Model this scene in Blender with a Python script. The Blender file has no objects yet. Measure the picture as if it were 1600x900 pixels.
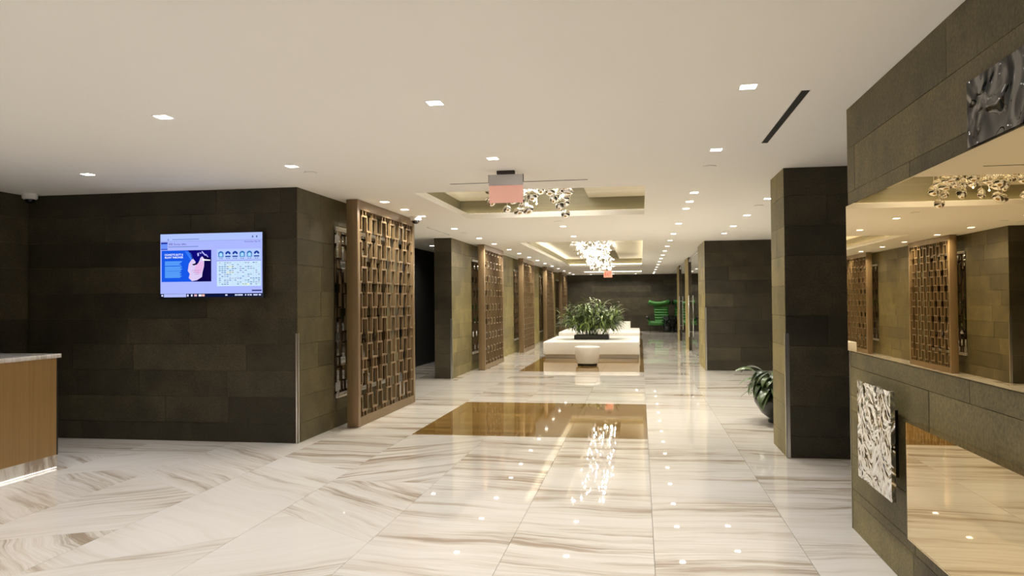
import bpy, bmesh, math, random
from mathutils import Vector, Matrix, Euler
random.seed(7)
SC = bpy.context.scene
COL = SC.collection
PI = math.pi
H = 2.741           # ceiling height
XR = 1.353          # corridor face of the right-hand walls
XW = -3.618         # corridor face of the left-hand walls
XS = -3.336         # front of the lattice screens

# ------------------------------------------------------------------ camera, world, exposure
cam = bpy.data.cameras.new('camera')
cam.sensor_width = 36.0
cam.lens = 1204.03 / 1600 * 36
cam.clip_start = 0.02
cam.clip_end = 200
co = bpy.data.objects.new('camera', cam)
COL.objects.link(co)
yaw, pitch, roll = .1647, .0169, -.0082
fw = Vector((-math.sin(yaw) * math.cos(pitch), math.cos(yaw) * math.cos(pitch), math.sin(pitch)))
rt = Vector((math.cos(yaw), math.sin(yaw), 0))
up = rt.cross(fw)
c_, s_ = math.cos(roll), math.sin(roll)
r2, u2 = c_ * rt + s_ * up, -s_ * rt + c_ * up
mw = Matrix((r2, u2, -fw)).transposed().to_4x4()
mw.translation = (0, 0, 1.5)
co.matrix_world = mw
SC.camera = co
W = bpy.data.worlds.new('world')
SC.world = W
W.use_nodes = True
W.node_tree.nodes['Background'].inputs[0].default_value = (.9, .85, .8, 1)
W.node_tree.nodes['Background'].inputs[1].default_value = .05
SC.view_settings.view_transform = 'Standard'
SC.view_settings.look = 'None'
SC.view_settings.gamma = 1
SC.view_settings.use_curve_mapping = False
SC.view_settings.exposure = 0.0
SC.cycles.use_denoising = True
SC.cycles.max_bounces = 10
SC.cycles.diffuse_bounces = 6
SC.cycles.glossy_bounces = 6
SC.cycles.sample_clamp_indirect = 6
SC.cycles.blur_glossy = 0.5
DOWN_W = (8.4, 14.5)   # watts of each downlight in the lobby and in the corridor
SPREAD = (92, 144)
DOWN_COL = (1, .945, .83)
DOWN_COL_FRONT = (1, .985, .98)
LENS = 14.0         # glow of each downlight's lens
COVE = (8.0, 26.0)   # LED strips of the near cove, and of the far and added coves
BULB = (650, 1100)   # bulbs of the near and the far chandelier


# ------------------------------------------------------------------ materials
def lin(r, g, b):
    f = lambda v: (v / 255 / 12.92) if v <= 10.3 else ((v / 255 + .055) / 1.055) ** 2.4
    return (f(r), f(g), f(b), 1)


class NT:
    def __init__(self, name):
        self.m = bpy.data.materials.new(name)
        self.m.use_nodes = True
        self.t = self.m.node_tree
        self.b = self.t.nodes['Principled BSDF']
        self.out = self.t.nodes['Material Output']

    def n(self, typ, **kw):
        nd = self.t.nodes.new('ShaderNode' + typ)
        for k, v in kw.items():
            if k.startswith('i_'):
                key = k[2:]
                nd.inputs[int(key) if key.isdigit() else key].default_value = v
            else:
                setattr(nd, k, v)
        return nd

    def l(self, a, b):
        self.t.links.new(a, b)

    def set(self, **kw):
        for k, v in kw.items():
            self.b.inputs[k.replace('_', ' ')].default_value = v
        return self

    def ramp(self, src, stops):
        r = self.n('ValToRGB')
        e = r.color_ramp.elements
        while len(e) < len(stops):
            e.new(.5)
        for el, (p, c) in zip(e, stops):
            el.position = p
            el.color = c if len(c) == 4 else (*c, 1)
        self.l(src, r.inputs[0])
        return r.outputs[0]

    def bump(self, src, strength, dist=.01):
        bp = self.n('Bump')
        bp.inputs['Strength'].default_value = strength
        bp.inputs['Distance'].default_value = dist
        self.l(src, bp.inputs['Height'])
        self.l(bp.outputs[0], self.b.inputs['Normal'])

    def mul(self, a, b, fac=1.0, mode='MULTIPLY'):
        m = self.n('MixRGB', blend_type=mode)
        m.inputs[0].default_value = fac
        for i, s in ((1, a), (2, b)):
            if hasattr(s, 'type'):
                self.l(s, m.inputs[i])
            else:
                m.inputs[i].default_value = s
        return m.outputs[0]


def plain(name, col, rough=.5, metal=0., **kw):
    t = NT(name)
    t.set(Base_Color=(*col[:3], 1), Roughness=rough, Metallic=metal, **kw)
    return t.m


def emit(name, col, s):
    t = NT(name)
    t.set(Base_Color=(*col[:3], 1), Emission_Color=(*col[:3], 1), Emission_Strength=s)
    return t.m


def m_stone():
    t = NT('dark_stone')
    pos = t.n('NewGeometry').outputs['Position']
    rnd = t.n('ObjectInfo').outputs['Random']
    n1 = t.n('TexNoise', i_Scale=60., i_Detail=6., i_Roughness=.7)
    n2 = t.n('TexNoise', i_Scale=3.2, i_Detail=5., i_Roughness=.65)
    sp = t.n('TexNoise', i_Scale=210., i_Detail=2.)
    for k in (n1, n2, sp):
        t.l(pos, k.inputs['Vector'])
    a = t.ramp(n1.outputs[0], [(.3, (.028, .0243, .0165)), (.72, (.080, .070, .047))])
    b = t.ramp(n2.outputs[0], [(.3, (.65, .65, .65)), (.7, (1.25, 1.22, 1.15))])
    c = t.mul(a, b)
    d = t.ramp(rnd, [(0, (.62, .62, .62)), (1, (1.3, 1.28, 1.22))])
    c = t.mul(c, d)
    s = t.ramp(sp.outputs[0], [(.66, (0, 0, 0)), (.75, (.05, .048, .042))])
    c = t.mul(c, s, 1, 'ADD')
    t.l(c, t.b.inputs['Base Color'])
    t.set(Roughness=.5, Sheen_Weight=.46, Sheen_Roughness=.38, Sheen_Tint=(1, .80, .29, 1))
    t.b.inputs['Specular IOR Level'].default_value = .3
    sw = t.mul(t.ramp(n1.outputs[0], [(.34, (.22, .22, .22)), (.66, (.52, .52, .52))]), b)
    sw = t.mul(sw, t.ramp(rnd, [(0, (.8, .8, .8)), (1, (1.15, 1.15, 1.15))]))
    t.l(sw, t.b.inputs['Sheen Weight'])
    t.bump(n1.outputs[0], .35, .004)
    return t.m


def m_marble():
    t = NT('veined_marble')
    pos = t.n('NewGeometry').outputs['Position']
    rnd = t.n('ObjectInfo').outputs['Random']
    ang = t.n('Attribute', attribute_type='OBJECT', attribute_name='vein').outputs['Fac']
    off = t.n('Math', operation='MULTIPLY')
    t.l(rnd, off.inputs[0])
    off.inputs[1].default_value = 57.
    oc = t.n('CombineXYZ')
    t.l(off.outputs[0], oc.inputs[0])
    t.l(off.outputs[0], oc.inputs[1])
    t.l(off.outputs[0], oc.inputs[2])
    ad = t.n('VectorRotate', rotation_type='Z_AXIS')
    t.l(pos, ad.inputs['Vector'])
    t.l(ang, ad.inputs['Angle'])
    # gentle warp keeps the veins from running straight
    wn = t.n('TexNoise', i_Scale=1.3, i_Detail=3.)
    t.l(pos, wn.inputs['Vector'])
    wc = t.n('VectorMath', operation='MULTIPLY_ADD')
    t.l(wn.outputs['Color'], wc.inputs[0])
    wc.inputs[1].default_value = (.3, .22, 0)
    t.l(ad.outputs[0], wc.inputs[2])
    sm = t.n('VectorMath', operation='ADD')
    t.l(wc.outputs[0], sm.inputs[0])
    t.l(oc.outputs[0], sm.inputs[1])

    def streak(sx, sy, detail, rough):
        mp = t.n('Mapping')
        mp.inputs['Scale'].default_value = (sx, sy, 1)
        t.l(sm.outputs[0], mp.inputs['Vector'])
        n = t.n('TexNoise', i_Scale=1., i_Detail=detail, i_Roughness=rough)
        t.l(mp.outputs[0], n.inputs['Vector'])
        return n.outputs[0]
    broad = streak(.32, 1.5, 4., .6)
    fine = streak(.7, 19., 7., .75)
    mid = streak(.45, 5.5, 5., .65)
    fm = t.ramp(fine, [(.40, (0, 0, 0)), (.68, (1, 1, 1))])
    mm = t.ramp(mid, [(.50, (0, 0, 0)), (.62, (1, 1, 1))])
    br = t.n('Math', operation='MULTIPLY_ADD')
    t.l(rnd, br.inputs[0])
    br.inputs[1].default_value = .16
    br.inputs[2].default_value = -.08
    bs = t.n('Math', operation='ADD')
    t.l(br.outputs[0], bs.inputs[0])
    t.l(broad, bs.inputs[1])
    bm = t.ramp(bs.outputs[0], [(.42, (.12, .12, .12)), (.66, (1, 1, 1))])
    k1 = t.mul(fm, bm)
    k2 = t.mul(mm, bm)
    k = t.mul(k1, k2, .85, 'ADD')
    col = t.ramp(k, [(0, (.80, .765, .715)), (.3, (.715, .665, .595)), (.7, (.53, .46, .38)), (1, (.39, .315, .24))])
    t.l(col, t.b.inputs['Base Color'])
    t.set(Roughness=.02, IOR=1.55)
    return t.m


def m_streaks(name, c0, c1, rough, sx=.35, sy=9., along='X', metal=0.):
    t = NT(name)
    pos = t.n('NewGeometry').outputs['Position']
    mp = t.n('Mapping')
    mp.inputs['Scale'].default_value = (sx, sy, sy) if along == 'X' else (sy, sy, sx)
    t.l(pos, mp.inputs['Vector'])
    n = t.n('TexNoise', i_Scale=1., i_Detail=6., i_Roughness=.65)
    t.l(mp.outputs[0], n.inputs['Vector'])
    c = t.ramp(n.outputs[0], [(.32, c0), (.68, c1)])
    t.l(c, t.b.inputs['Base Color'])
    t.set(Roughness=rough, Metallic=metal)
    return t.m


def m_wavy(black=False):
    t = NT('rippled_black_glass' if black else 'rippled_mirror')
    pos = t.n('NewGeometry').outputs['Position']
    n = t.n('TexNoise', i_Scale=4. if black else 6.5, i_Detail=1., i_Distortion=2.0)
    t.l(pos, n.inputs['Vector'])
    t.set(Base_Color=(.82, .83, .84, 1), Metallic=1., Roughness=.03)
    t.bump(n.outputs[0], 1., .05 if black else .034)
    if black:
        t.set(Base_Color=(.012, .012, .014, 1), Metallic=0., IOR=1.42, Roughness=.02)
    return t.m


def m_leaf(name, a, b):
    t = NT(name)
    r = t.n('ObjectInfo').outputs['Random']
    pos = t.n('NewGeometry').outputs['Position']
    n = t.n('TexNoise', i_Scale=7., i_Detail=2.)
    t.l(pos, n.inputs['Vector'])
    ad = t.n('Math', operation='ADD')
    t.l(r, ad.inputs[0])
    t.l(n.outputs[0], ad.inputs[1])
    c = t.ramp(ad.outputs[0], [(.45, a), (1.15, b)])
    t.l(c, t.b.inputs['Base Color'])
    t.set(Roughness=.32)
    return t.m


def m_ceiling():
    t = NT('ceiling_paint')
    pos = t.n('NewGeometry').outputs['Position']
    n = t.n('TexNoise', i_Scale=120., i_Detail=2.)
    t.l(pos, n.inputs['Vector'])
    t.set(Base_Color=(.93, .915, .87, 1), Roughness=.7)
    t.bump(n.outputs[0], .03, .002)
    return t.m


def m_vcol():
    t = NT('screen_image')
    a = t.n('Attribute', attribute_type='GEOMETRY', attribute_name='tint')
    t.set(Base_Color=(0, 0, 0, 1), Roughness=.25, Emission_Strength=1.)
    t.l(a.outputs['Color'], t.b.inputs['Emission Color'])
    return t.m


M = dict(
    stone=m_stone(), marble=m_marble(), ceiling=m_ceiling(), wavy=m_wavy(), wavy_black=m_wavy(True), print_=m_vcol(),
    brown=m_streaks('brown_marble', (.12, .064, .016), (.36, .22, .065), .035),
    bronze=m_streaks('bronze_paint', (.21, .138, .066), (.27, .182, .092), .38, 2., 40., 'Z', .25),
    oak=m_streaks('oak_veneer', (.30, .175, .06), (.37, .225, .085), .35, .8, 45., 'Z'),
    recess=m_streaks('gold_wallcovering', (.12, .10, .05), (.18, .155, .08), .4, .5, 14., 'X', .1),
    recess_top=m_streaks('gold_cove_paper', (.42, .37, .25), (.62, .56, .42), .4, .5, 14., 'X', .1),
    grout=plain('grout', (.42, .38, .33), .6),
    steel=plain('brushed_steel', (.72, .71, .68), .28, 1.),
    crystal=plain('white_crystal', (.9, .88, .84), .08),
    chrome=plain('chrome', (.93, .93, .92), .04, 1.),
    mirror=plain('bronze_mirror', (.74, .60, .36), .0, 1.),
    smoked=plain('smoked_mirror', (.16, .155, .15), .01, 1.),
    black=plain('black_plastic', (.012, .012, .012), .4),
    gloss_black=plain('black_glaze', (.01, .01, .01), .12),
    white=plain('white_metal', (.8, .79, .76), .4),
    leather=plain('white_leather', (.93, .91, .85), .42),
    pot=plain('black_ceramic', (.018, .017, .015), .3),
    planter=plain('dark_planter', (.035, .03, .022), .35),
    soil=plain('soil', (.03, .02, .012), .9),
    green=plain('green_upholstery', (.024, .15, .012), .5),
    dgreen=plain('dark_green_upholstery', (.012, .09, .012), .5),
    leaf=m_leaf('palm_leaf', (.018, .045, .008), (.17, .24, .05)),
    lily=m_leaf('lily_leaf', (.012, .03, .008), (.075, .115, .038)),
    darkleaf=m_leaf('dark_leaf', (.006, .009, .006), (.02, .03, .02)),
    stem=plain('plant_stem', (.07, .09, .03), .6),
    hall_black=plain('black_hall_wall', (.016, .016, .015), .75),  # one even black for the hall wall
    door=plain('dark_door', (.018, .018, .018), .45),
    lens=emit('downlight_lens', (1, .94, .86), LENS),
    led=emit('led_strip', (1, .93, .80), COVE[0]),
    led2=emit('led_strip_bright', (1, .93, .80), COVE[1]),
    toe=emit('toe_kick_led', (1, .95, .92), 1.6),
    bulb=emit('halogen_bulb', (1, .93, .80), BULB[0]),
    bulb2=emit('halogen_bulb_bright', (1, .93, .80), BULB[1]),
    slot=plain('air_slot', (.004, .004, .004), .8),
    canopy=plain('dark_canopy', (.02, .014, .012), .5),
    grey_rail=plain('satin_grey', (.55, .54, .55), .35, .6),
)
tg = NT('clear_glass')
tg.set(Base_Color=(.93, .97, .94, 1), Roughness=0., IOR=1.45)
tg.b.inputs['Transmission Weight'].default_value = 1.
M['glass'] = tg.m
tp = NT('pink_acrylic')
tp.set(Base_Color=(.86, .58, .50, 1), Roughness=.12, Emission_Color=lin(226, 140, 120), Emission_Strength=.32)
M['pink'] = tp.m
tp = NT('lit_exit_panel')
tp.set(Base_Color=(.9, .6, .5, 1), Roughness=.2, Emission_Color=lin(255, 150, 110), Emission_Strength=.6)
M['exit_panel'] = tp.m
M['exit_red'] = emit('exit_letters', lin(235, 60, 25), 1.0)


# ------------------------------------------------------------------ helpers
class MB:
    """collects simple solids and links them as one mesh object"""
    def __init__(self):
        self.v, self.f = [], []

    def add(self, vs, fs):
        o = len(self.v)
        self.v += [tuple(p) for p in vs]
        self.f += [tuple(i + o for i in q) for q in fs]
        return self

    def box(self, x0, x1, y0, y1, z0, z1):
        return self.add([(x, y, z) for z in (z0, z1) for y in (y0, y1) for x in (x0, x1)],
                        [(0, 2, 3, 1), (4, 5, 7, 6), (0, 1, 5, 4), (2, 6, 7, 3), (0, 4, 6, 2), (1, 3, 7, 5)])

    def prism(self, poly, z0, z1):
        n = len(poly)
        return self.add([(x, y, z0) for x, y in poly] + [(x, y, z1) for x, y in poly],
                        [tuple(range(n - 1, -1, -1)), tuple(range(n, 2 * n))] +
                        [(i, (i + 1) % n, n + (i + 1) % n, n + i) for i in range(n)])

    def lathe(self, prof, n=24, c=(0, 0), sx=1., sy=1.):
        vs = [(c[0] + sx * r * math.cos(2 * PI * k / n), c[1] + sy * r * math.sin(2 * PI * k / n), z) for r, z in prof for k in range(n)]
        fs = [(i * n + k, i * n + (k + 1) % n, (i + 1) * n + (k + 1) % n, (i + 1) * n + k) for i in range(len(prof) - 1) for k in range(n)]
        m = len(prof) - 1
        fs += [tuple(range(n - 1, -1, -1)), tuple(m * n + k for k in range(n))]
        return self.add(vs, fs)

    def tube(self, pts, r, n=8):
        pts = [Vector(p) for p in pts]
        rr = r if isinstance(r, (list, tuple)) else [r] * len(pts)
        vs = []
        for i, p in enumerate(pts):
            d = (pts[min(i + 1, len(pts) - 1)] - pts[max(i - 1, 0)]).normalized()
            a = d.orthogonal().normalized() if abs(d.z) < .95 else Vector((1, 0, 0))
            if abs(d.z) < .95:
                a = d.cross(Vector((0, 0, 1))).normalized()
            b = d.cross(a).normalized()
            for k in range(n):
                t = 2 * PI * k / n
                vs.append(p + rr[i] * (a * math.cos(t) + b * math.sin(t)))
        m = len(pts)
        fs = [(i * n + k, i * n + (k + 1) % n, (i + 1) * n + (k + 1) % n, (i + 1) * n + k) for i in range(m - 1) for k in range(n)]
        fs += [tuple(range(n - 1, -1, -1)), tuple((m - 1) * n + k for k in range(n))]
        return self.add(vs, fs)

    def ball(self, c, r, nu=12, nv=8, s=(1, 1, 1)):
        prof = [(max(math.sin(PI * i / nv), .002), -math.cos(PI * i / nv)) for i in range(nv + 1)]
        vs = [(c[0] + r * s[0] * p * math.cos(2 * PI * k / nu), c[1] + r * s[1] * p * math.sin(2 * PI * k / nu), c[2] + r * s[2] * z) for p, z in prof for k in range(nu)]
        fs = [(i * nu + k, i * nu + (k + 1) % nu, (i + 1) * nu + (k + 1) % nu, (i + 1) * nu + k) for i in range(nv) for k in range(nu)]
        return self.add(vs, fs)

    def mesh(self, name, mat, bevel=0., smooth=False, seg=2):
        me = bpy.data.meshes.new(name)
        me.from_pydata(self.v, [], self.f)
        bm = bmesh.new()
        bm.from_mesh(me)
        bmesh.ops.recalc_face_normals(bm, faces=bm.faces)
        if bevel:
            bmesh.ops.bevel(bm, geom=list(bm.edges), offset=bevel, segments=seg, affect='EDGES', profile=.5)
        for f in bm.faces:
            f.smooth = smooth or bool(bevel)
        bm.to_mesh(me)
        bm.free()
        me.materials.append(mat)
        return me

    def build(self, name, mat, parent=None, bevel=0., smooth=False, seg=2):
        return link(name, self.mesh(name, mat, bevel, smooth, seg), parent)


def link(name, me, parent=None, loc=None, rot=None, scale=None):
    o = bpy.data.objects.new(name, me)
    COL.objects.link(o)
    if parent is not None:
        o.parent = parent
    if loc is not None:
        o.location = loc
    if rot is not None:
        o.rotation_euler = rot
    if scale is not None:
        o.scale = scale
    return o


def tag(o, label, cat, group=None, kind=None):
    o['label'] = label
    o['category'] = cat
    if group:
        o['group'] = group
    if kind:
        o['kind'] = kind
    return o


def thing(name, label, cat, loc=(0, 0, 0), rz=0., group=None):
    o = bpy.data.objects.new(name, None)
    o.empty_display_size = .1
    COL.objects.link(o)
    o.location = loc
    o.rotation_euler = (0, 0, rz)
    return tag(o, label, cat, group)


def struct(name, mb, mat, label, cat='wall'):
    return tag(mb.build(name, mat), label, cat, None, 'structure')


def copy_tree(o, parent=None):
    c = o.copy()
    COL.objects.link(c)
    if parent is not None:
        c.parent = parent
    for ch in list(o.children):
        copy_tree(ch, c)
    return c


def font(name, txt, size, mat, parent, loc, rot=(PI / 2, 0, 0), align='LEFT', xs=1.):
    cu = bpy.data.curves.new(name, 'FONT')
    cu.body = txt
    cu.size = size
    cu.align_x = align
    cu.extrude = .0002
    cu.materials.append(mat)
    o = bpy.data.objects.new(name, cu)
    COL.objects.link(o)
    o.parent = parent
    o.location = loc
    bpy.context.view_layer.update()
    me = bpy.data.meshes.new_from_object(o.evaluated_get(bpy.context.evaluated_depsgraph_get()))
    bpy.data.objects.remove(o)
    return link(name, me, parent, loc, rot, (xs, 1, 1))


UNIT = MB().box(-.5, .5, -.5, .5, -.5, .5).mesh('stone_slab', M['stone'])
ROW0, ROW = .203, .284


def slabs(parent, axis, plane, sign, a0, a1, z0=0., z1=H, lo=.55, hi=1.05, th=.02, seed=0, bands=None):
    """courses of dark stone slabs with open joints on a wall face; axis is the face's normal axis"""
    rg = random.Random(seed)
    zs = [z0] + [ROW0 + ROW * k for k in range(12) if z0 + .05 < ROW0 + ROW * k < z1 - .05] + [z1]
    for za, zb in zip(zs, zs[1:]):
        a = a0 - rg.uniform(0, .5)
        while a < a1 - .01:
            e = a + rg.choice((lo, hi, (lo + hi) / 2))
            s, t = max(a, a0), min(e, a1)
            if a1 - t < .14:
                t = a1
                e = a1
            if t - s > .02:
                d = rg.uniform(-.0012, .0012)
                c = plane - sign * (th / 2) + d * .9
                L, Z = t - s - .003, zb - za - .003
                loc = (c, (s + t) / 2, (za + zb) / 2) if axis == 0 else ((s + t) / 2, c, (za + zb) / 2)
                link('stone_slab', UNIT, parent, loc, None, (th, L, Z) if axis == 0 else (L, th, Z))
            a = e


# ------------------------------------------------------------------ setting: floor
floor = struct('floor', MB().box(-7.1, 5.2, -5, 37.8, -.2, -.018), M['grout'], 'polished floor of large cream marble tiles with brown veins', 'floor')
XJ = [.065 + .8783 * k for k in range(-8, 6)]
INLAY = [(8.45, 11.26), (16.25, 30.15), (33.1, 35.9)]
rg = random.Random(3)


def tile(poly, vein, mat='marble', name='marble_tile'):
    cx = sum(p[0] for p in poly) / len(poly)
    cy = sum(p[1] for p in poly) / len(poly)
    g = .0012
    q = []
    for x, y in poly:
        q.append((x + math.copysign(g, cx - x), y + math.copysign(g, cy - y)))
    o = MB().prism(q, -.02, 0).build(name, M[mat], floor)
    o['vein'] = vein
    return o


for k in range(len(XJ) - 1):
    xa, xb = XJ[k], XJ[k + 1]
    inlay_strip = -2.6 < (xa + xb) / 2 < .06
    left = xb < -1.6
    # cross joints: each is (y at xa, y at xb)
    js = []
    if left:
        pre = {-2.57: [(1.1, .5), (2.0, 2.7), (5.22, 4.62), (6.2, 6.2)], -3.448: [(1.5, 2.1), (3.78, 4.63), (7.09, 6.55)], -4.33: [(2.6, 2.0), (4.2, 4.66), (6.14, 5.58)],
               -5.2: [(1.2, 1.9), (4.9, 4.66), (6.0, 6.6), (7.1, 6.95)]}
        for x0, l in pre.items():
            if abs(x0 - xa) < .1:
                js = list(l)
    if not js:
        js = [(y, y) for y in ((1.3, 3.1, 5.0, 6.9) if k % 2 else (2.2, 4.05, 6.0))]
    y = max(max(j) for j in js)
    stops = []
    while y < 37.3:
        y += rg.choice((1.7, 2.2, 2.6)) if y < 16 else rg.choice((2.6, 3.2))
        stops.append(y)
    js += [(s, s) for s in stops if s < 37.2]
    js = [(-.5, -.5)] + js + [(37.7, 37.7)]
    segs = []
    for j0, j1 in zip(js, js[1:]):
        segs.append((j0, j1))
    if inlay_strip:
        out = []
        for j0, j1 in segs:
            lo, hi = j0, j1
            cut = [(lo, hi)]
            for a, b in INLAY:
                nc = []
                for p, q in cut:
                    if max(q) <= a or min(p) >= b:
                        nc.append((p, q))
                        continue
                    if max(p) < a - .02:
                        nc.append((p, (a, a)))
                    if min(q) > b + .02:
                        nc.append(((b, b), q))
                cut = nc
            out += cut
        segs = out
        for a, b in INLAY:
            n = max(1, round((b - a) / 1.4))
            for i in range(n):
                ya, yb = a + (b - a) * i / n, a + (b - a) * (i + 1) / n
                tile([(xa, ya), (xb, ya), (xb, yb), (xa, yb)], 0., 'brown', 'brown_tile')
    for i, (j0, j1) in enumerate(segs):
        my = (sum(j0) + sum(j1)) / 4
        if left and my < 7.4:
            v = (.62, -.62)[(i + k) % 2] + rg.uniform(-.08, .08)
        else:
            v = rg.uniform(-.16, .16)
        tile([(xa, j0[0]), (xb, j0[1]), (xb, j1[1]), (xa, j1[0])], v)

# ------------------------------------------------------------------ setting: ceiling with two coves and an added third
COVES = [(-2.535, .07, 8.48, 11.3), (-2.535, .06, 16.25, 28.4), (-2.535, .06, 32.9, 35.9)]  # third cove is assumed, added with its strip to light the back wall
POCK, LIP, TOP = .16, .075, 3.03
SLOTX = (-1.75, -.74)


def ceiling():
    m = MB()
    xs = sorted({-7.1, 5.2} | {v for c in COVES for v in c[:2]})
    ys = sorted({-5., 37.8} | {v for c in COVES for v in c[2:]})
    for x0, x1 in zip(xs, xs[1:]):
        for y0, y1 in zip(ys, ys[1:]):
            cx, cy = (x0 + x1) / 2, (y0 + y1) / 2
            if any(c[0] - .02 < cx < c[1] + .02 and c[2] < cy < c[3] for c in COVES):
                continue
            m.box(x0, x1, y0, y1, H, H + LIP)
    return struct('ceiling', m, M['ceiling'], 'smooth off-white painted ceiling with recessed coves', 'ceiling')


ceil_o = ceiling()
for i, (x0, x1, y0, y1) in enumerate(COVES):
    a0, a1, b0, b1 = x0 - POCK, x1 + POCK, y0 - POCK, y1 + POCK
    m = MB()
    m.box(a0 - .02, a0, b0, b1, H + LIP, TOP).box(a1, a1 + .02, b0, b1, H + LIP, TOP)
    m.box(a0 - .02, a1 + .02, b0 - .02, b0, H + LIP, TOP + .35).box(a0 - .02, a1 + .02, b1, b1 + .02, H + LIP, TOP + .35)
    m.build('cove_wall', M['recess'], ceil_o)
    m = MB()
    m.box(a0 - .02, SLOTX[0], b0, b1, TOP, TOP + .02).box(SLOTX[1], a1 + .02, b0, b1, TOP, TOP + .02)
    m.box(SLOTX[0] - .02, SLOTX[0], b0, b1, TOP + .02, TOP + .3).box(SLOTX[1], SLOTX[1] + .02, b0, b1, TOP + .02, TOP + .3)
    m.box(SLOTX[0] - .02, SLOTX[1] + .02, b0, b1, TOP + .3, TOP + .32)
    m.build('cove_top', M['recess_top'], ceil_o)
    z = H + LIP + .004
    m = MB()
    w = .02
    m.box(a0 + .05, a0 + .05 + w, b0 + .06, b1 - .06, z, z + .008).box(a1 - .05 - w, a1 - .05, b0 + .06, b1 - .06, z, z + .008)
    m.box(a0 + .09, a1 - .09, b0 + .04, b0 + .04 + w, z, z + .008).box(a0 + .09, a1 - .09, b1 - .04 - w, b1 - .04, z, z + .008)
    m.build('led_strip', M['led' if i == 0 else 'led2'], ceil_o)  # the third cove's strip is an added source

# ------------------------------------------------------------------ setting: walls
wl = struct('wall_left', MB().box(-6.87, XW - .02, 7.773, 11.28, 0, H), M['stone'], 'black stone wall block carrying the television, its side facing the corridor')
slabs(wl, 1, 7.753, -1, -6.87, XW - .001, lo=.75, hi=1.35, seed=1)
slabs(wl, 0, XW, 1, 7.755, 11.28, seed=2)
MB().box(XW - .018, XW + .006, 7.7465, 7.7525, .003, 1.172).box(XW - .002 + .003, XW + .006, 7.7465, 7.785, .003, 1.172).build('corner_guard', M['steel'], wl)

ws = struct('wall_reception', MB().box(-7.1, -6.89, -5, 7.9, 0, H), M['stone'], 'black stone side wall behind the reception desk')
slabs(ws, 0, -6.87, 1, 5.2, 7.75, seed=3)

wh = struct('wall_hall', MB().box(-5.32, -5.12, 11.28, 22., 0, H), M['hall_black'], 'dark wall of the side hall seen past the first screen')
w2 = struct('wall_left', MB().box(-3.945, XW - .02, 14.62, 37.6, 0, H), M['stone'], 'long dark stone corridor wall behind the four far screens')
slabs(w2, 1, 14.6, -1, -3.965, XW - .001, lo=.4, hi=.7, seed=4)
slabs(w2, 0, XW, 1, 14.602, 27.8, lo=.7, hi=1.3, seed=5)
MB().box(XW - .028, XW + .005, 14.593, 14.5995, .003, 1.17).box(XW + .001, XW + .005, 14.593, 14.63, .003, 1.17).build('corner_guard', M['steel'], w2)

wb = struct('wall_back', MB().box(-5.4, 5.2, 37.6, 37.8, 0, H), M['stone'], 'dark brown stone wall closing the far end of the corridor')
slabs(wb, 1, 37.59, -1, XW, 2.2, lo=1.1, hi=1.7, th=.015, seed=15)

wr = struct('wall_right', MB().box(XR + .02, 3.5, 16.77, 18.6, 0, H), M['stone'], 'dark stone wall block beside the glass doors, facing the lobby')
slabs(wr, 1, 16.75, -1, XR + .001, 3.3, lo=.7, hi=1.2, seed=6)
slabs(wr, 0, XR, -1, 16.752, 18.6, seed=7)
MB().box(XR - .006, XR + .026, 16.743, 16.7495, .003, 1.33).box(XR - .006, XR - .001, 16.743, 16.78, .003, 1.33).build('corner_guard', M['steel'], wr)

wp = struct('wall_pillar', MB().box(XR + .02, 2.1, 7.636, 8.345, 0, H), M['stone'], 'free-standing black stone pillar between the mirrored wall and the potted plant', 'pillar')
slabs(wp, 1, 7.616, -1, XR + .001, 2.1, lo=.8, hi=1.1, seed=8)
slabs(wp, 0, XR, -1, 7.618, 8.36, lo=.8, hi=1.1, seed=9)
MB().box(XR - .006, XR + .03, 7.609, 7.6155, .003, 1.175).box(XR - .006, XR - .001, 7.609, 7.645, .003, 1.175).build('corner_guard', M['steel'], wp)

wa = struct('wall_alcove', MB().box(3.3, 3.5, 3, 16.75, 0, H), M['stone'], 'dark stone wall of the alcove behind the pillar')
wm = struct('wall_mirror', MB().box(XR + .02, 1.62, -5, 5.345, 0, H), M['stone'], 'dark stone wall with two bronze mirrors at the right edge')
slabs(wm, 0, XR, -1, 0, 5.35, 0, .262, lo=1.1, hi=1.7, seed=10)
slabs(wm, 0, XR, -1, 0, 5.35, .262, .87, lo=1.1, hi=1.7, seed=11)
slabs(wm, 0, XR, -1, 0, 5.35, .87, 1.155, lo=1.1, hi=1.7, seed=12)
slabs(wm, 0, XR, -1, 0, 5.35, 2.109, H, lo=.9, hi=1.6, seed=13)
MB().box(XR - .004, XR + .004, 5.351, 5.357, 0, 1.155).build('edge_trim', M['steel'], wm)
wn = struct('wall_front', MB().box(-7.1, 5.2, -5.2, -5, 0, H), M['white'], 'plain pale wall behind the viewer')
we = struct('wall_office', MB().box(5.0, 5.2, 16.77, 37.6, 0, H), M['stone'], 'far wall of the room behind the glass doors')

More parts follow.
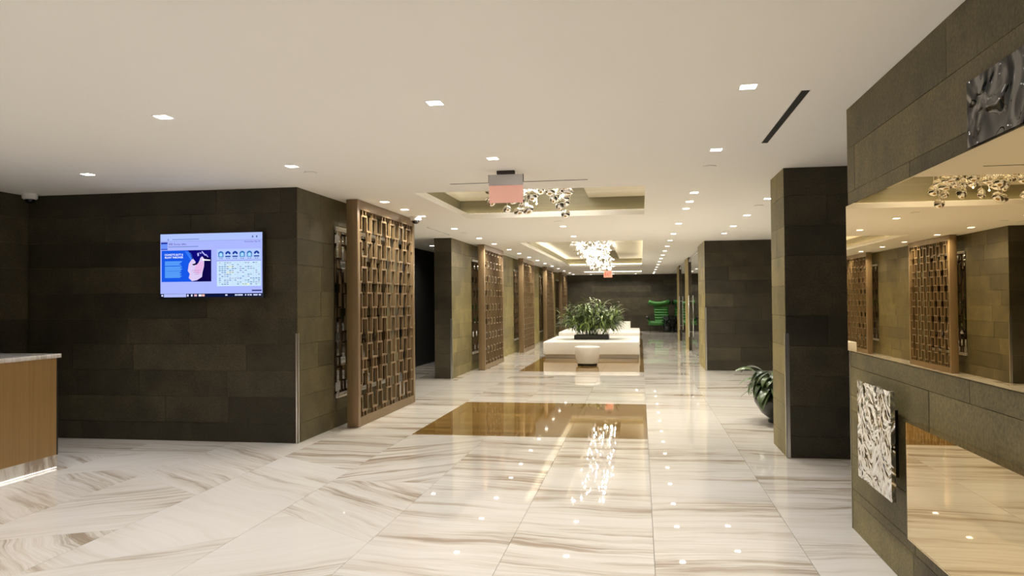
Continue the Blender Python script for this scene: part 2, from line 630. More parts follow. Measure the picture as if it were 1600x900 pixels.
# mirrors in the right wall
o = MB().box(XR - .004, XR + .012, .2, 5.385, 1.157, 2.107).build('wall_mirror_panel', M['mirror'])
tag(o, 'long bronze-tinted mirror set in the right stone wall at eye level, reflecting chandelier and screens', 'mirror')
o = MB().box(XR - .064, XR - .001, .2, 4.09, .31, .885).build('wall_mirror_panel', M['mirror'])
tag(o, 'low bronze-tinted mirror block near the floor of the right wall, reflecting the marble', 'mirror')
t = thing('art_panel', 'rippled silver mirror panel standing off the right wall below the long mirror', 'wall art', (XR, 4.61, .72))
MB().box(-.072, -.05, -.312, .312, -.285, .29).build('rippled_face', M['wavy'], t)
MB().box(-.05, 0, -.2, .2, -.18, .18).build('standoff', M['black'], t)
t = thing('art_panel', 'rippled black glass panel high on the right wall above the long mirror', 'wall art', (XR, 2.6, 2.25))
MB().box(-.012, -.002, -.84, .84, -.135, .135).build('rippled_face', M['wavy_black'], t)
MB().box(-.002, 0, -.8, .8, -.12, .12).build('mount', M['black'], t)

# hall door
d = tag(MB().box(-5.12, -5.085, 16.0, 17.0, .01, 2.12).build('door_1', M['door']), 'flush dark door in the side hall', 'door', None, 'structure')
MB().box(-5.085, -5.04, 16.85, 16.88, 1.0, 1.03).box(-5.05, -5.04, 16.74, 16.88, 1.0, 1.03).build('door_handle', M['steel'], d)
MB().box(-5.12, -5.075, 15.93, 15.998, 0, 2.19).box(-5.12, -5.075, 17.002, 17.07, 0, 2.19).box(-5.12, -5.075, 15.998, 17.002, 2.122, 2.19).build('door_frame', M['black'], d)

# glass doors on the right with stone piers
GX = 1.45
for y0, y1, lab in ((23.2, 25.0, 'narrow dark stone pier between the two glass doors'), (28.6, 30.3, 'narrow dark stone pier beyond the second glass door')):
    p = struct('wall_pier', MB().box(1.405, 1.535, y0, y1, 0, H), M['stone'], lab, 'pillar')
    MB().box(1.399, 1.404, y0 - .002, y0 + .05, 0, H).build('edge_trim', M['bronze'], p)
for i, (y0, y1, lab) in enumerate(((18.62, 23.18, 'frameless clear glass door nearest the dark stone wall block'), (25.02, 28.58, 'frameless clear glass door between the two narrow piers'))):
    d = tag(MB().box(GX - .006, GX + .006, y0 + .01, y1 - .01, .015, 2.66).build('door_%d' % (i + 2), M['glass']), lab, 'glass door', None, 'structure')
    MB().box(GX - .02, GX + .02, y0, y1, 2.661, 2.70).build('top_rail', M['steel'], d)
    MB().box(GX - .012, GX + .012, y0, y1, 0, .014).build('bottom_rail', M['steel'], d)
    hy = y1 - .35
    for s in (-1, 1):
        b = MB().tube([(GX + s * .065, hy, .42), (GX + s * .065, hy, 1.62)], .014, 10)
        for z in (.57, 1.45):
            b.tube([(GX + s * .006, hy, z), (GX + s * .065, hy, z)], .009, 8)
        b.build('door_handle', M['steel'], d, smooth=True)
    MB().box(GX - .03, GX + .03, y1 - .2, y1 - .05, 2.60, 2.66).build('patch_fitting', M['steel'], d)
g = tag(MB().box(GX - .006, GX + .006, 30.32, 37.58, .015, H - .01).build('window_1', M['glass']), 'clear glass partition beyond the last pier', 'glass', None, 'structure')

# ------------------------------------------------------------------ downlights
LENS_ME = MB().box(-.043, .043, -.043, .043, -.006, -.001).mesh('lens', M['lens'])
tm = MB()
tm.box(-.052, -.0435, -.052, .052, -.004, 0).box(.0435, .052, -.052, .052, -.004, 0).box(-.0435, .0435, -.052, -.0435, -.004, 0).box(-.0435, .0435, .0435, .052, -.004, 0)
TRIM_ME = tm.mesh('trim', M['white'])
ORD = 'first second third fourth fifth sixth seventh eighth ninth tenth eleventh twelfth thirteenth fourteenth fifteenth sixteenth'.split()


def lamp_data(name, col, w, spread):
    L = bpy.data.lights.new(name, 'AREA')
    L.shape = 'SQUARE'
    L.size = .085
    L.energy = w
    L.color = col
    L.spread = math.radians(spread)
    return L


LD_F, LD_C = lamp_data('downlight_lamp_front', DOWN_COL_FRONT, DOWN_W[0], SPREAD[0]), lamp_data('downlight_lamp', DOWN_COL, DOWN_W[1], SPREAD[1])


def downlight(x, y, label, group):
    t = thing('downlight', label, 'ceiling light', (x, y, H), 0, group)
    link('trim', TRIM_ME, t)
    link('lens', LENS_ME, t)
    L = bpy.data.objects.new('lamp', LD_F if y < 7.3 else LD_C)
    COL.objects.link(L)
    L.parent = t
    L.location = (0, 0, -.009)


FRONT = [-3.5, -1.2, 1.0, 2.8, 4.64, 6.55]
rows = [(-3.105, [9.13, 9.95, 10.77, 12.76, 14.8, 16.38, 18.3, 19.87, 21.7, 23.5, 25.4, 27.5, 29.6, 32., 34.5, 36.4], 'row along the lattice screens'),
        (.631, [9.13, 9.95, 10.71, 12.79, 14.76, 16.4, 18.15, 19.92, 21.7, 23.5, 25.4, 27.5, 29.6, 32., 34.5, 36.4], 'row along the right side of the coves'),
        (1.57, [9.89, 11.78, 13.47, 14.93], 'short row behind the black pillar')]
for x, ys, nm in rows:
    for i, y in enumerate(ys):
        downlight(x, y, '%s square downlight from the viewer in the %s' % (ORD[i], nm), 'square ceiling downlights')
for x, nm in ((-5.17, 'above the reception desk'), (-3.105, 'in front of the television wall corner'), (-1.25, 'at the centre of the lobby'), (.635, 'right of the lobby centre')):
    for y in FRONT:
        if y > 4 and not (x < -5 and y < 6):
            w = 'farther square lobby downlight ' if y > 6 else 'nearer square lobby downlight '
        else:
            w = 'square lobby downlight overhead, %s from the back, ' % ORD[FRONT.index(y)]
        downlight(x, y, w + nm, 'square ceiling downlights')
for i, y in enumerate((12.81, 14.84)):
    downlight(-1.255, y, ('nearer' if i == 0 else 'farther') + ' square downlight on the ceiling between the two coves', 'square ceiling downlights')
for i, x in enumerate((-2.3, -1.25, -.2)):  # made-up lamps, added to brighten the back wall
    downlight(x, 36.75, '%s added square downlight from the left, brightening the back wall' % ORD[i], 'square ceiling downlights')
downlight(-4.545, 16.56, 'square downlight in the dark side hall', 'square ceiling downlights')
downlight(3.2, 21., 'square downlight behind the nearer glass door', 'square ceiling downlights')
downlight(3.2, 27., 'square downlight behind the farther glass door', 'square ceiling downlights')

# small ceiling fittings
for x, y, lab in ((-3.088, 6.913, 'flat round speaker disc near the television wall corner'), (.652, 7.361, 'flat round speaker disc right of the exit sign'),
                  (1.565, 10.603, 'flat round ceiling disc behind the black pillar'), (-1.266, 12.01, 'flat round ceiling disc just beyond the near cove'),
                  (-3.138, 13.62, 'flat round ceiling disc above the side hall opening'), (1.561, 14.45, 'flat round ceiling disc above the dark wall block')):
    t = thing('ceiling_disc', lab, 'sprinkler cover', (x, y, H), 0, 'round discs on the ceiling')
    MB().lathe([(.055, -.006), (.055, 0)], 24).build('cover', M['ceiling'], t)
    MB().lathe([(.062, -.003), (.062, 0)], 24).build('ring', M['steel'], t)
for x0, x1, y0, y1, lab in ((.962, 1.01, 4.8, 6.35, 'black linear air slot in the ceiling near the mirrored wall'),
                            (-1.968, -.519, 7.9, 7.915, 'thin dark ceiling slot behind the near exit sign'),
                            (-3.49, -3.475, 12.4, 13.95, 'thin dark ceiling slot before the side hall wall'),
                            (-3.46, -3.448, 19.0, 21.6, 'thin dark ceiling slot between the second and third screens')):
    o = MB().box(x0, x1, y0, y1, H - .003, H + .0).build('air_slot', M['slot'])
    tag(o, lab, 'air vent', 'linear slots in the ceiling')
    f = .006 if x1 - x0 > .03 else .002
    MB().box(x0 - f, x0, y0, y1, H - .004, H).box(x1, x1 + f, y0, y1, H - .004, H).build('slot_edge', M['white'], o)

for x, y, lab in ((-6.72, 7.6, 'white dome camera in the ceiling corner over the reception desk'), (-3.216, 10.83, 'white dome camera over the far end of the first lattice screen')):
    t = thing('dome_camera', lab, 'security camera', (x, y, H))
    MB().lathe([(.06, -.062), (.078, -.05), (.082, 0)], 28).build('housing', M['white'], t, smooth=False)
    MB().ball((0, 0, -.06), .055, 20, 10, (1, 1, .85)).build('dome', M['gloss_black'], t, smooth=True)

# ------------------------------------------------------------------ lattice screens
SW = 2.37


def make_screen(y0):
    t = thing('lattice_screen', '', 'room divider', (XS, y0, 0), 0, 'bronze lattice screens along the left wall')
    dep, st, ra, top = .14, .085, .11, H - .004
    MB().box(-dep, 0, 0, st, 0.004, top).build('stile', M['bronze'], t, .004)
    MB().box(-dep, 0, SW - st, SW, 0.004, top).build('stile', M['bronze'], t, .004)
    MB().box(-dep, -.001, st, SW - st, 0.004, ra).build('rail', M['bronze'], t)
    MB().box(-dep, -.001, st, SW - st, top - ra, top).build('rail', M['bronze'], t)
    Wi = SW - 2 * st
    p = Wi / 6
    unit = (top - 2 * ra) / 8
    wv, nk = unit * .64, unit * .36
    tk = .022
    xa, xb = -.046, -.010
    smesh, rmesh = {}, {}

    def strut(u, z, L):
        k = round(L, 4)
        if k not in smesh:
            smesh[k] = MB().box(xa + .006, xb - .002, -tk / 2 * .9, tk / 2 * .9, -L / 2, L / 2).mesh('lattice_strut', M['bronze'])
        link('lattice_strut', smesh[k], t, (0, st + u, z))

    def wave(phase):
        m = MB()
        # square wave: up bars around centres, down bars between them
        us = [p / 4 + i * p / 2 for i in range(12)]
        lev = 0 if phase == 0 else 1
        prev = 0.
        for u in us + [Wi]:
            zc = wv / 2 - tk / 2 if lev else -wv / 2 + tk / 2
            a = prev - (tk / 2 if prev > 0 else 0)
            b = u + (tk / 2 if u < Wi else 0)
            m.box(xa, xb, a, b, zc - tk / 2, zc + tk / 2)
            if u < Wi:
                m.box(xa, xb, u - tk / 2, u + tk / 2, -wv / 2 + tk, wv / 2 - tk)
            prev = u
            lev = 1 - lev
        return m.mesh('lattice_row', M['bronze'])
    rmesh = [wave(0), wave(1)]
    mid = [p * (i + .5) for i in range(6)]
    edge = [p * i for i in range(7)]

    def necks(cs, z, L):
        for c in cs:
            for s in (-1, 1):
                u = c + s * .15 * p
                if 0 < u < Wi:
                    strut(u, z, L)
    z = top - ra
    necks(mid, z - nk / 4, nk / 2)
    z -= nk / 2
    for r in range(8):
        link('lattice_row', rmesh[r % 2], t, (0, st, z - wv / 2))
        z -= wv
        cs = edge if r % 2 == 0 else mid
        if r < 7:
            necks(cs, z - nk / 2, nk)
            z -= nk
        else:
            necks(cs, z - nk / 4, nk / 2)
    return t


SY = [8.80, 16.42, 22.08, 27.75, 33.3]
SL = ['nearest tall bronze lattice screen, beside the television wall', 'second bronze lattice screen, just past the side hall wall corner',
      'third bronze lattice screen, left of the white stool', 'fourth bronze lattice screen, left of the leafy planter', 'farthest bronze lattice screen, next to the back wall']
scr0 = make_screen(SY[0])
scr0['label'] = SL[0]
for y, l in zip(SY[1:], SL[1:]):
    c = copy_tree(scr0)
    c.location.y = y
    c['label'] = l
for i, y in enumerate(SY):
    t = thing('narrow_mirror', 'smoked mirror with steel rails behind the %s lattice screen' % ('first second third fourth fifth'.split()[i]), 'mirror', (XW, y, 0), 0, 'smoked mirrors behind the screens')
    MB().box(.003, .012, -.04, SW - .5, .40, 2.37).build('mirror_glass', M['smoked'], t)
    for z in (.355, 2.365):
        MB().box(.003, .045, -.06, SW - .48, z, z + .05).build('rail', M['steel'], t, .008)

# ------------------------------------------------------------------ television
TX0, TX1, TZ0, TZ1 = -5.166, -3.973, 1.571, 2.259
tv = thing('television', 'wall-mounted flat screen television showing a notice page on the black stone wall', 'television', ((TX0 + TX1) / 2, 7.728, (TZ0 + TZ1) / 2))
cx, cz = (TX0 + TX1) / 2, (TZ0 + TZ1) / 2
hw, hh = (TX1 - TX0) / 2, (TZ1 - TZ0) / 2
MB().box(-hw - .014, hw + .014, -.058, -.012, -hh - .02, hh + .013).build('housing', M['black'], tv, .004)
MB().box(-.25, .25, -.012, .022, -.15, .15).build('wall_bracket', M['black'], tv)
pv, pf, pc = [], [], []


def U(x):
    return -hw + (x - 190) / 1010 * 2 * hw


def V(y):
    return hh - (y - 183) / 610 * 2 * hh


def q(x0, y0, x1, y1, c, lay):
    """rectangle of the page in the coordinates of an enlarged view of the television"""
    poly([(x0, y0), (x1, y0), (x1, y1), (x0, y1)], c, lay)


def poly(pts, c, lay):
    o = len(pv)
    for x, y in pts:
        pv.append((U(x), -.0585 - lay * .0003, V(y)))
        pc.append(lin(*c))
    pf.append(tuple(range(o, o + len(pts))))


q(190, 183, 1200, 793, (172, 184, 255), 0)
q(190, 183, 1200, 250, (176, 196, 255), 1)
q(190, 252, 1200, 256, (150, 160, 225), 1)
q(196, 262, 262, 335, (110, 150, 250), 1)
q(196, 262, 262, 278, (20, 45, 160), 2)
q(196, 325, 262, 335, (40, 70, 190), 2)
q(310, 233, 580, 240, (120, 140, 215), 2)
q(270, 303, 570, 311, (120, 140, 210), 2)
q(262, 230, 275, 244, (120, 135, 215), 2)
q(1100, 214, 1112, 232, (70, 80, 160), 2)
q(1140, 214, 1152, 232, (70, 80, 160), 2)
q(202, 342, 700, 645, (20, 88, 232), 1)
poly([(470, 342), (700, 342), (700, 645), (505, 645), (560, 560), (520, 460), (500, 400)], (8, 4, 120), 2)
poly([(620, 400), (700, 420), (700, 645), (560, 645)], (6, 0, 70), 3)
for k in range(7):
    a = 440 + k * 8
    poly([(a, 350 + k * 12), (a + 60, 372 + k * 16), (a + 62, 377 + k * 16), (a, 356 + k * 12)], (70, 140, 255), 2)
poly([(478, 470), (505, 432), (520, 426), (545, 455), (535, 480), (570, 470), (585, 440), (590, 420), (610, 402), (630, 428), (628, 500), (612, 560), (608, 600), (560, 630), (510, 640), (475, 610), (486, 570), (466, 540)], (222, 205, 245), 4)
poly([(548, 480), (600, 450), (622, 450), (624, 500), (606, 560), (570, 575), (530, 545)], (232, 185, 232), 5)
poly([(508, 478), (540, 470), (575, 455), (560, 480), (525, 490)], (12, 6, 60), 6)
for k in range(3):
    q(510 + 12 * k, 535 + 18 * k, 590 - 8 * k, 539 + 18 * k, (180, 140, 205), 6)
poly([(610, 428), (690, 436), (692, 446), (615, 444)], (250, 250, 255), 6)
for a in ([(560, 375), (575, 365), (580, 395), (566, 402)], [(610, 350), (650, 395), (640, 398), (602, 362)], [(650, 380), (672, 412), (664, 412), (644, 384)], [(585, 362), (602, 372), (598, 380), (585, 372)]):
    poly(a, (185, 185, 250), 6)
for blk, (ya, n, w) in enumerate(((447, 4, 172), (497, 4, 178), (543, 6, 176))):
    for k in range(n):
        q(236, ya + k * 11, 236 + w - (blk * 7 + k * 13) % 29, ya + k * 11 + 7, (105, 180, 255), 5)
q(756, 338, 1186, 440, (182, 205, 255), 1)
q(752, 446, 1190, 449, (140, 155, 225), 1)
for k in range(6):
    x = 770 + 70 * k
    c = (45, 110, 190) if k in (0, 3, 4) else (20, 60, 160)
    poly([(x, 372), (x + 12, 362), (x + 25, 356), (x + 38, 362), (x + 50, 372), (x + 50, 388), (x, 388)], c, 3)
    if k in (0, 3, 4):
        q(x, 388, x + 50, 415, (70, 140, 205), 3)
        poly([(x + 10, 380), (x + 25, 372), (x + 40, 380), (x + 40, 408), (x + 10, 408)], (170, 220, 255), 4)
    else:
        poly([(x + 12, 392), (x + 25, 374), (x + 38, 392)], (185, 220, 255), 4)
        q(x - 1, 402, x + 50, 415, (40, 80, 165), 3)
    q(x + 8, 424, x + 20, 432, (110, 130, 205), 3)
    q(x + 28, 424, x + 42, 432, (110, 130, 205), 3)
q(756, 455, 1186, 692, (205, 232, 255), 2)
rg = random.Random(12)
for r in range(12):
    for c in range(16):
        v = rg.random()
        x, y = 775 + c * 25.5, 466 + r * 18.5
        if r in (2, 5) and c in (3, 4, 5) or r == 11 and 9 <= c <= 11:
            q(x - 2, y - 4, x + 22, y + 13, (230, 240, 215), 3)
        if v < .5:
            k = rg.choice(((95, 120, 190), (70, 95, 180), (150, 140, 195), (120, 160, 190), (60, 120, 180), (165, 175, 190)))
            q(x, y, x + 19, y + 7, k, 4)
        elif v < .8:
            q(x, y + 2, x + 15, y + 5, (165, 190, 220), 4)
q(1098, 728, 1192, 742, (60, 70, 130), 3)
q(190, 760, 1200, 793, (8, 18, 60), 3)
q(226, 762, 450, 793, (178, 190, 250), 4)
poly([(200, 770), (218, 768), (218, 786), (200, 784)], (225, 230, 255), 4)
for x, c in ((458, (220, 225, 255)), (498, (220, 225, 255)), (530, (225, 180, 190)), (574, (240, 240, 255)), (606, (245, 190, 175))):
    q(x, 767, x + (16 if x < 520 else 28), 787, c, 4)
for x, w in ((838, 22), (932, 24), (960, 50), (1030, 14), (1056, 16), (1078, 20), (1112, 42), (1164, 22)):
    q(x, 769, x + w, 783, (205, 212, 245), 4)
me = bpy.data.meshes.new('screen_image')
me.from_pydata(pv, [], pf)
ca = me.color_attributes.new('tint', 'FLOAT_COLOR', 'POINT')
for i, c in enumerate(pc):
    ca.data[i].color = c
me.materials.append(M['print_'])
link('screen_image', me, tv)
tw = emit('screen_text_white', lin(235, 245, 255), 1.)
td = emit('screen_text_dark', lin(60, 62, 130), 1.)
FY = -.0585 - 8 * .0003
font('title_text', '400 Sunny Isles', .034, td, tv, (U(274), FY, V(291)))
font('date_text', 'Wednesday, May 20', .022, td, tv, (U(1178), FY, V(276)), align='RIGHT')
font('heading_text', 'CIGARETTE BUTT &', .029, tw, tv, (U(233), FY, V(392)), xs=.86)
font('heading_text', 'BLUNT THROWER', .029, tw, tv, (U(236), FY, V(418)), xs=.90)

# ------------------------------------------------------------------ reception desk
desk = thing('reception_desk', 'reception desk with oak front and white marble plinth at the left edge', 'desk', (-5.3, 6.33, 0))
MB().box(-.68, 0, -4.2, -.018, .125, 1.012).build('front_panel', M['oak'], desk)
MB().box(-.68, .001, -.018, 0, .125, 1.012).build('end_trim', M['black'], desk)
o = MB().box(-.69, .028, -4.2, .012, 1.013, 1.05).build('counter_top', M['marble'], desk, .003)
o['vein'] = .3
o = MB().box(-.66, -.004, -4.2, -.004, .0, .124).build('plinth', M['marble'], desk)
o['vein'] = 1.1
MB().box(-.004, .004, -4.1, -.02, .008, .014).build('toe_kick_light', M['toe'], desk)

# ------------------------------------------------------------------ exit signs
t = thing('exit_sign', 'blank pink back of an edge-lit exit sign hanging from the near ceiling', 'exit sign', (-1.25, 7.22, H))
MB().box(-.085, .085, -.03, .03, -.034, 0).build('canopy', M['canopy'], t, .004)
MB().box(-.165, .165, -.016, .016, -.138, -.036).build('housing', M['grey_rail'], t)
MB().box(-.163, .163, -.005, .005, -.305, -.139).build('panel', M['pink'], t)
MB().box(-.17, -.164, -.008, .008, -.11, -.034).box(.164, .17, -.008, .008, -.11, -.034).build('end_cap', M['black'], t)
t = thing('exit_sign', 'small lit red exit sign hanging below the far chandelier', 'exit sign', (-1.19, 29.3, H))
MB().box(-.08, .08, -.03, .03, -.04, 0).build('canopy', M['canopy'], t)
MB().box(-.012, .012, -.01, .01, -.115, -.04).build('stem', M['canopy'], t)
MB().box(-.16, .16, -.006, .006, -.38, -.115).build('panel', M['exit_panel'], t)
font('exit_text', 'EXIT', .2, M['exit_red'], t, (0, -.008, -.325), align='CENTER', xs=.62)

# ------------------------------------------------------------------ chandeliers
DROP = []
for k, (a, b, h_) in enumerate(((.075, .055, .05), (.06, .06, .06), (.095, .055, .045), (.05, .045, .075))):
    m = MB()
    m.ball((0, 0, 0), 1., 16, 10, (a, b, h_))
    DROP.append(m.mesh('drop', M['chrome'], smooth=True))
SMALL = []
for a, b, h_ in ((.034, .028, .05), (.042, .03, .034), (.028, .028, .065)):
    SMALL.append(MB().ball((0, 0, 0), 1., 10, 8, (a, b, h_)).mesh('drop', M['chrome'], smooth=True))
ROD = {}


def rod(parent, x, y, z0, z1, r=.004, mat='chrome'):
    L = max(z1 - z0, .01)
    if r not in ROD:
        ROD[r] = MB().tube([(0, 0, -.5), (0, 0, .5)], r, 6).mesh('rod', M[mat], smooth=True)
    return link('rod', ROD[r], parent, (x, y, (z0 + z1) / 2), None, (1, 1, L))


rg = random.Random(21)
ch = thing('chandelier', 'chandelier of large chrome glass blobs in the near ceiling cove, half behind the exit sign', 'chandelier', (-1.3, 9.95, 0))
MB().box(-.45, .45, -.5, .5, TOP + .27, TOP + .3).build('canopy', M['steel'], ch)
BULB1 = MB().lathe([(.022, -.004), (.022, 0)], 12).mesh('bulb', M['bulb'])
BULB2 = MB().lathe([(.022, -.004), (.022, 0)], 12).mesh('bulb', M['bulb2'])
SPARK = MB().ball((0, 0, 0), .007, 8, 6).mesh('bulb', M['bulb2'], smooth=True)
pts = []
for k in range(900):
    x, y, z = rg.uniform(-.60, .46), rg.uniform(-.6, .6), rg.choice((2.67, 2.73, 2.79, 2.85, 2.9, 2.95)) + rg.uniform(-.02, .02)
    if z < 2.76 and (abs(x) > .38 or rg.random() < .55):
        continue
    if all((x - a) ** 2 + (y - b) ** 2 + 2.0 * (z - c) ** 2 > .165 ** 2 for a, b, c in pts):
        pts.append((x, y, z))
    if len(pts) >= 34:
        break
for i, (x, y, z) in enumerate(pts):
    e = rg.uniform(.95, 1.25)
    link('drop', DROP[i % 4], ch, (x, y, z), (rg.uniform(-.4, .4), rg.uniform(-.5, .5), rg.uniform(0, 3)), (e, e, e))
    rod(ch, x, y, z + .03, TOP + .27, .005)
for x in (-.36, -.12, .12, .36):
    for y in (-.4, 0., .4):
        link('bulb', BULB1, ch, (x, y, TOP + .268))
for i in range(0, len(pts), 3):
    x, y, z = pts[i]
    link('bulb', SPARK, ch, (x + .11, y - .04, z + .07))
    rod(ch, x + .11, y - .04, z + .075, TOP + .27, .003)

ch = thing('chandelier', 'long glittering cluster of small crystal drops in the far ceiling cove', 'chandelier', (-1.18, 21.5, 0))
MB().box(-.45, .4, -3.6, 3.6, TOP + .27, TOP + .3).build('canopy', M['steel'], ch)
SMALL2 = []
for me in SMALL:
    me = me.copy()
    me.materials.clear()
    me.materials.append(M['crystal'])
    SMALL2.append(me)
n = 0
while n < 230:
    s = rg.random() ** 1.1
    y = -3.7 + 7.2 * s
    xl, xr = -.50 + .12 * s, .50 - .20 * s
    zb = 2.83 - .40 * min(1, s * 1.25)
    x = rg.uniform(xl, xr)
    z = rg.uniform(zb, zb + .34)
    if z > 3.18:
        continue
    e = rg.uniform(.9, 1.35)
    link('drop', (SMALL if n % 2 else SMALL2)[n % 3], ch, (x, y, z), (rg.uniform(-.4, .4), rg.uniform(-.4, .4), rg.uniform(0, 3)), (e, e, e))
    if n % 4 == 0:
        rod(ch, x, y, z, TOP + .27, .0035)
    if n % 3 == 2:
        link('bulb', SPARK, ch, (x + .06, y - .03, z - .01))
    n += 1
for k in range(12):
    for x in (-.28, .24):
        link('bulb', BULB2, ch, (x, -3.3 + .6 * k, TOP + .268))

# ------------------------------------------------------------------ seating, stool, planter
be = thing('bench', 'low white leather bench in front, carrying the leafy planter', 'bench', (-1.27, 21.6, 0))
MB().box(-1.2, 1.2, -1.58, 1.58, 0.004, .10).build('base', M['steel'], be)
MB().box(-1.235, 1.235, -1.65, 1.65, .10, .43).build('seat', M['leather'], be, .02, seg=3)
be = thing('sofa', 'white leather sofa with low back behind the planter bench', 'sofa', (-1.27, 25.6, 0))
MB().box(-1.2, 1.2, -1.6, 1.5, 0.004, .10).build('base', M['steel'], be)
MB().box(-1.25, 1.25, -1.7, 1.6, .10, .53).build('seat', M['leather'], be, .045, seg=4)
MB().box(-1.0, .93, .55, 1.5, .53, .765).build('backrest', M['leather'], be, .015, seg=3)

st = thing('stool', 'round tapered white stool in front of the bench on brown marble', 'stool', (-1.225, 17.93, 0))
MB().lathe([(.225, .004), (.225, .045)], 40).build('base', M['black'], st)
MB().lathe([(.245, .045), (.258, .06), (.292, .36), (.294, .41), (.285, .432), (.26, .437)], 48).build('seat', M['leather'], st, smooth=True)


def leaf_mesh(name, L, wd, droop, mat, seg=6, fold=.25):
    """one arching lance-shaped leaf with a raised midrib, growing along +X"""
    vs, fs = [], []
    x = z = 0.
    a = .75
    for i in range(seg + 1):
        u = i / seg
        w = wd * (math.sin(PI * min(1, u * .93 + .07)) ** .8) * (1 - .25 * u)
        if i == seg:
            w = .001
        vs += [(x, -w, z + fold * w), (x, 0, z), (x, w, z + fold * w)]
        a -= droop / seg
        x += L / seg * math.cos(a)
        z += L / seg * math.sin(a)
    for i in range(seg):
        b = 3 * i
        fs += [(b, b + 3, b + 4, b + 1), (b + 1, b + 4, b + 5, b + 2)]
    me = bpy.data.meshes.new(name)
    me.from_pydata(vs, [], fs)
    for p in me.polygons:
        p.use_smooth = True
    me.materials.append(M[mat])
    return me


def foliage(parent, placements, meshes, name, mat):
    """the smaller far leaves joined in one mesh"""
    vs, fs = [], []
    for loc, rot, s, k in placements:
        R = Matrix.Translation(loc) @ Euler(rot).to_matrix().to_4x4() @ Matrix.Scale(s, 4)
        o = len(vs)
        vs += [R @ v.co for v in meshes[k].vertices]
        fs += [tuple(i + o for i in p.vertices) for p in meshes[k].polygons]
    me = bpy.data.meshes.new(name)
    me.from_pydata(vs, [], fs)
    for p in me.polygons:
        p.use_smooth = True
    me.materials.append(M[mat])
    o = link(name, me, parent)
    o['kind'] = 'stuff'
    return o


pl = thing('planter', 'dark tray planter of dense arching green leaves on the white bench', 'planter', (-1.33, 21.45, .43))
m = MB()
m.box(-.47, .47, -.28, .28, .002, .02).box(-.47, .47, -.28, -.262, .02, .12).box(-.47, .47, .262, .28, .02, .12).box(-.47, -.452, -.262, .262, .02, .12).box(.452, .47, -.262, .262, .02, .12)
m.build('tray', M['planter'], pl)
MB().box(-.452, .452, -.262, .262, .021, .1).build('soil', M['soil'], pl)
LV = [leaf_mesh('leaf', .34, .024, 1.5, 'leaf'), leaf_mesh('leaf', .42, .021, 1.9, 'leaf'), leaf_mesh('leaf', .3, .028, 1.2, 'leaf'), leaf_mesh('leaf', .38, .022, 2.3, 'leaf')]
rg = random.Random(5)
PL = []
stem = MB()
for k in range(64):
    bx, by = rg.uniform(-.42, .42), rg.uniform(-.23, .23)
    out = Vector((bx * 1.15 + rg.uniform(-.16, .16), by * 1.7 + rg.uniform(-.2, .2), 0))
    hgt = rg.uniform(.4, .98) * (1 - .35 * abs(out.x) / .6)
    p0, p2 = Vector((bx, by, .1)), Vector((bx + out.x * .75, by + out.y * .9, .1 + hgt))
    p1 = (p0 + p2) / 2 + Vector((-out.x * .12, -out.y * .12, .05))
    stem.tube([p0, p1, p2], [.007, .006, .003], 5)
    nl = 15
    for i in range(nl):
        u = .3 + .7 * i / (nl - 1)
        p = p0.lerp(p1, u * 2) if u < .5 else p1.lerp(p2, u * 2 - 1)
        th = i * 2.4 + k
        if u > .7:
            th = math.atan2(out.y, out.x) + rg.uniform(-1.4, 1.4)
        PL.append((tuple(p), (rg.uniform(-.3, .3), rg.uniform(-.55, .25) if u < .93 else rg.uniform(-.9, -.2), th), rg.uniform(.7, 1.15), rg.randrange(4)))
stem.build('stems', M['stem'], pl)
for k in range(420):
    th = rg.uniform(0, 2 * PI)
    r = math.sqrt(rg.random())
    x, y = .72 * r * math.cos(th), .46 * r * math.sin(th)
    z = rg.uniform(.24 + .1 * r, .42 + .45 * (1 - r * r))
    PL.append(((x, y, z), (rg.uniform(-.3, .3), rg.uniform(-.35, .2), th + rg.uniform(-.6, .6)), rg.uniform(.75, 1.2), rg.randrange(4)))
PL.sort(key=lambda a: a[0][1] - .35 * a[0][2])
for loc, rot, s, k in PL[:290]:
    link('leaf', LV[k], pl, loc, rot, (s, s, s))
foliage(pl, PL[290:], LV, 'foliage', 'leaf')

# potted plant behind the pillar
pp = thing('potted_plant', 'leafy plant in a round black bowl pot half behind the black pillar', 'plant', (1.65, 9.78, 0))
MB().lathe([(.13, .002), (.135, .03), (.12, .05), (.21, .12), (.285, .24), (.29, .31), (.262, .37), (.245, .37), (.24, .34)], 40).build('pot', M['pot'], pp, smooth=True)
MB().lathe([(.235, .3), (.235, .338)], 32).build('soil', M['soil'], pp)
LL = [leaf_mesh('leaf', .26, .05, 1.7, 'lily', 7, .35), leaf_mesh('leaf', .22, .045, 2.1, 'lily', 7, .35), leaf_mesh('leaf', .3, .048, 1.4, 'lily', 7, .3)]
rg = random.Random(9)
sm = MB()
for k in range(96):
    th = k * 2.39996 + rg.uniform(-.3, .3)
    r0, r1 = rg.uniform(.02, .16), rg.uniform(.1, .27)
    zt = rg.uniform(.36, .62) - .3 * max(0, r1 - .17)
    a, b = Vector((r0 * math.cos(th), r0 * math.sin(th), .33)), Vector((r1 * math.cos(th), r1 * math.sin(th), zt))
    sm.tube([a, (a + b) / 2 + Vector((0, 0, .05)), b], [.005, .004, .003], 5)
    s = rg.uniform(.8, 1.25)
    link('leaf', LL[k % 3], pp, b, (rg.uniform(-.3, .3), rg.uniform(-.2, .7), th), (s, s, s))
a = Vector((-.15, -.05, .5))
sm.tube([(-.05, 0, .34), a, (-.27, -.12, .5)], [.005, .004, .003], 5)
link('leaf', LL[0], pp, (-.25, -.1, .5), (0, .75, PI * 1.08), (.9, .9, .9))
link('leaf', LL[1], pp, (-.12, -.2, .55), (0, .2, PI * 1.2))
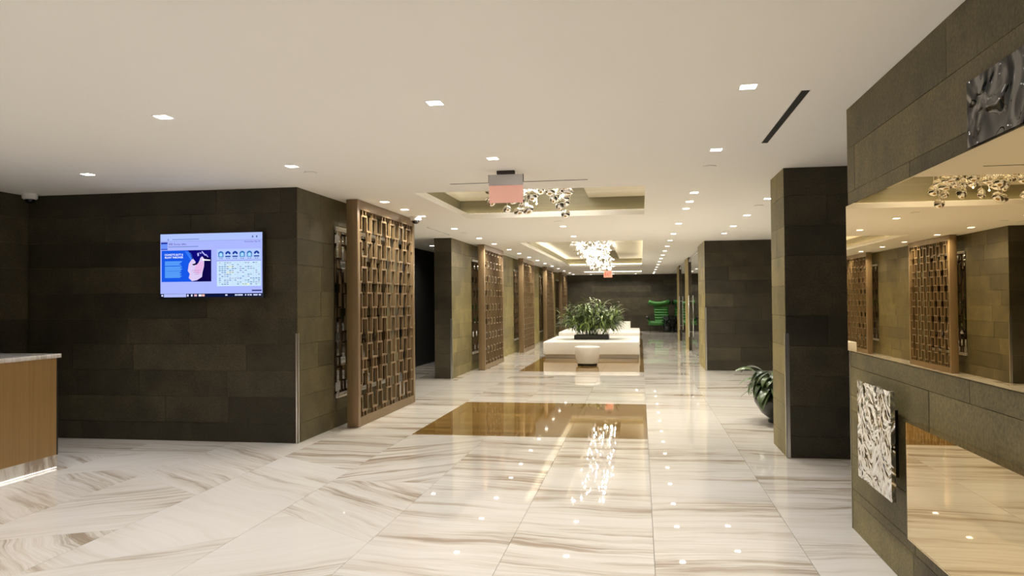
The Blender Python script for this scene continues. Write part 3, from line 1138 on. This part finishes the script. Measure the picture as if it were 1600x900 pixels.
for k in range(4):
    sm.tube([(.02, 0, .34), (.02 - .03 * k, .02 * k, .75), (-.10 - .02 * (k % 2), -.05, .9 + .045 * k)], [.004, .003, .002], 5)
sm.build('stems', M['stem'], pp)

# ------------------------------------------------------------------ green armchair and the dark plant beside it
gc = thing('armchair', 'bright green ribbed armchair with a curled headrest by the back wall', 'armchair', (.88, 36.6, 0), .0)


def roll(mb, x0, x1, y, z, r, curl=0., n=9):
    pts = []
    for i in range(n):
        u = i / (n - 1)
        pts.append((x0 + (x1 - x0) * u, y, z + curl * (2 * u - 1) ** 2))
    mb.tube(pts, r, 12)
    return mb


roll(MB(), -.52, .2, -.42, .40, .085, .03).build('seat_roll', M['green'], gc, smooth=True)
for k in range(3):
    roll(MB(), -.42, .26, -.26 + .15 * k, .40 + .012 * k, .085, .015).build('seat_roll', M['green'], gc, smooth=True)
for k in range(6):
    roll(MB(), -.2 - .01 * k, .42, .22 + .035 * k, .5 + .125 * k, .078, .0).build('back_roll', M['green'], gc, smooth=True)
roll(MB(), -.5, .4, .36, 1.31, .105, .09, 11).build('headrest', M['green'], gc, smooth=True)
MB().ball((.42, .36, 1.37), .12, 14, 10, (1, .9, 1.05)).build('headrest_end', M['dgreen'], gc, smooth=True)
MB().tube([(-.46, .2, .5), (-.5, -.1, .58), (-.54, -.36, .62)], [.06, .07, .06], 10).build('armrest', M['green'], gc, smooth=True)
MB().tube([(.3, .2, .5), (.3, -.1, .58), (.3, -.36, .6)], [.06, .08, .07], 10).build('armrest', M['dgreen'], gc, smooth=True)
MB().ball((-.56, -.4, .66), .085, 14, 10).build('arm_knob', M['black'], gc, smooth=True)
MB().ball((.34, -.4, .62), .1, 14, 10).build('arm_knob', M['black'], gc, smooth=True)
MB().box(-.42, .3, -.4, .2, .27, .32).build('seat_frame', M['black'], gc)
for x in (-.44, .18):
    for y in (-.4, .22):
        MB().tube([(x, y, .003), (x * .95, y * .95, .3)], .016, 8).build('leg', M['black'], gc, smooth=True)

dp = thing('floor_plant', 'dark bushy plant in a black pot right of the green armchair', 'plant', (1.22, 36.2, 0))
MB().lathe([(.15, .003), (.2, .28), (.19, .28)], 24).build('pot', M['black'], dp, smooth=True)
LD = [leaf_mesh('leaf', .2, .04, 1.4, 'darkleaf', 5), leaf_mesh('leaf', .17, .035, 1.9, 'darkleaf', 5)]
rg = random.Random(31)
pls = []
for k in range(190):
    th, ph = rg.uniform(0, 2 * PI), rg.uniform(-.6, 1.3)
    r = rg.uniform(.05, .2)
    pls.append(((r * math.cos(th) * math.cos(ph * .7), .8 * r * math.sin(th), .47 + .27 * math.sin(ph)), (rg.uniform(-.4, .4), rg.uniform(-.4, .6), th), rg.uniform(.6, .95), k % 2))
foliage(dp, pls, LD, 'foliage', 'darkleaf')
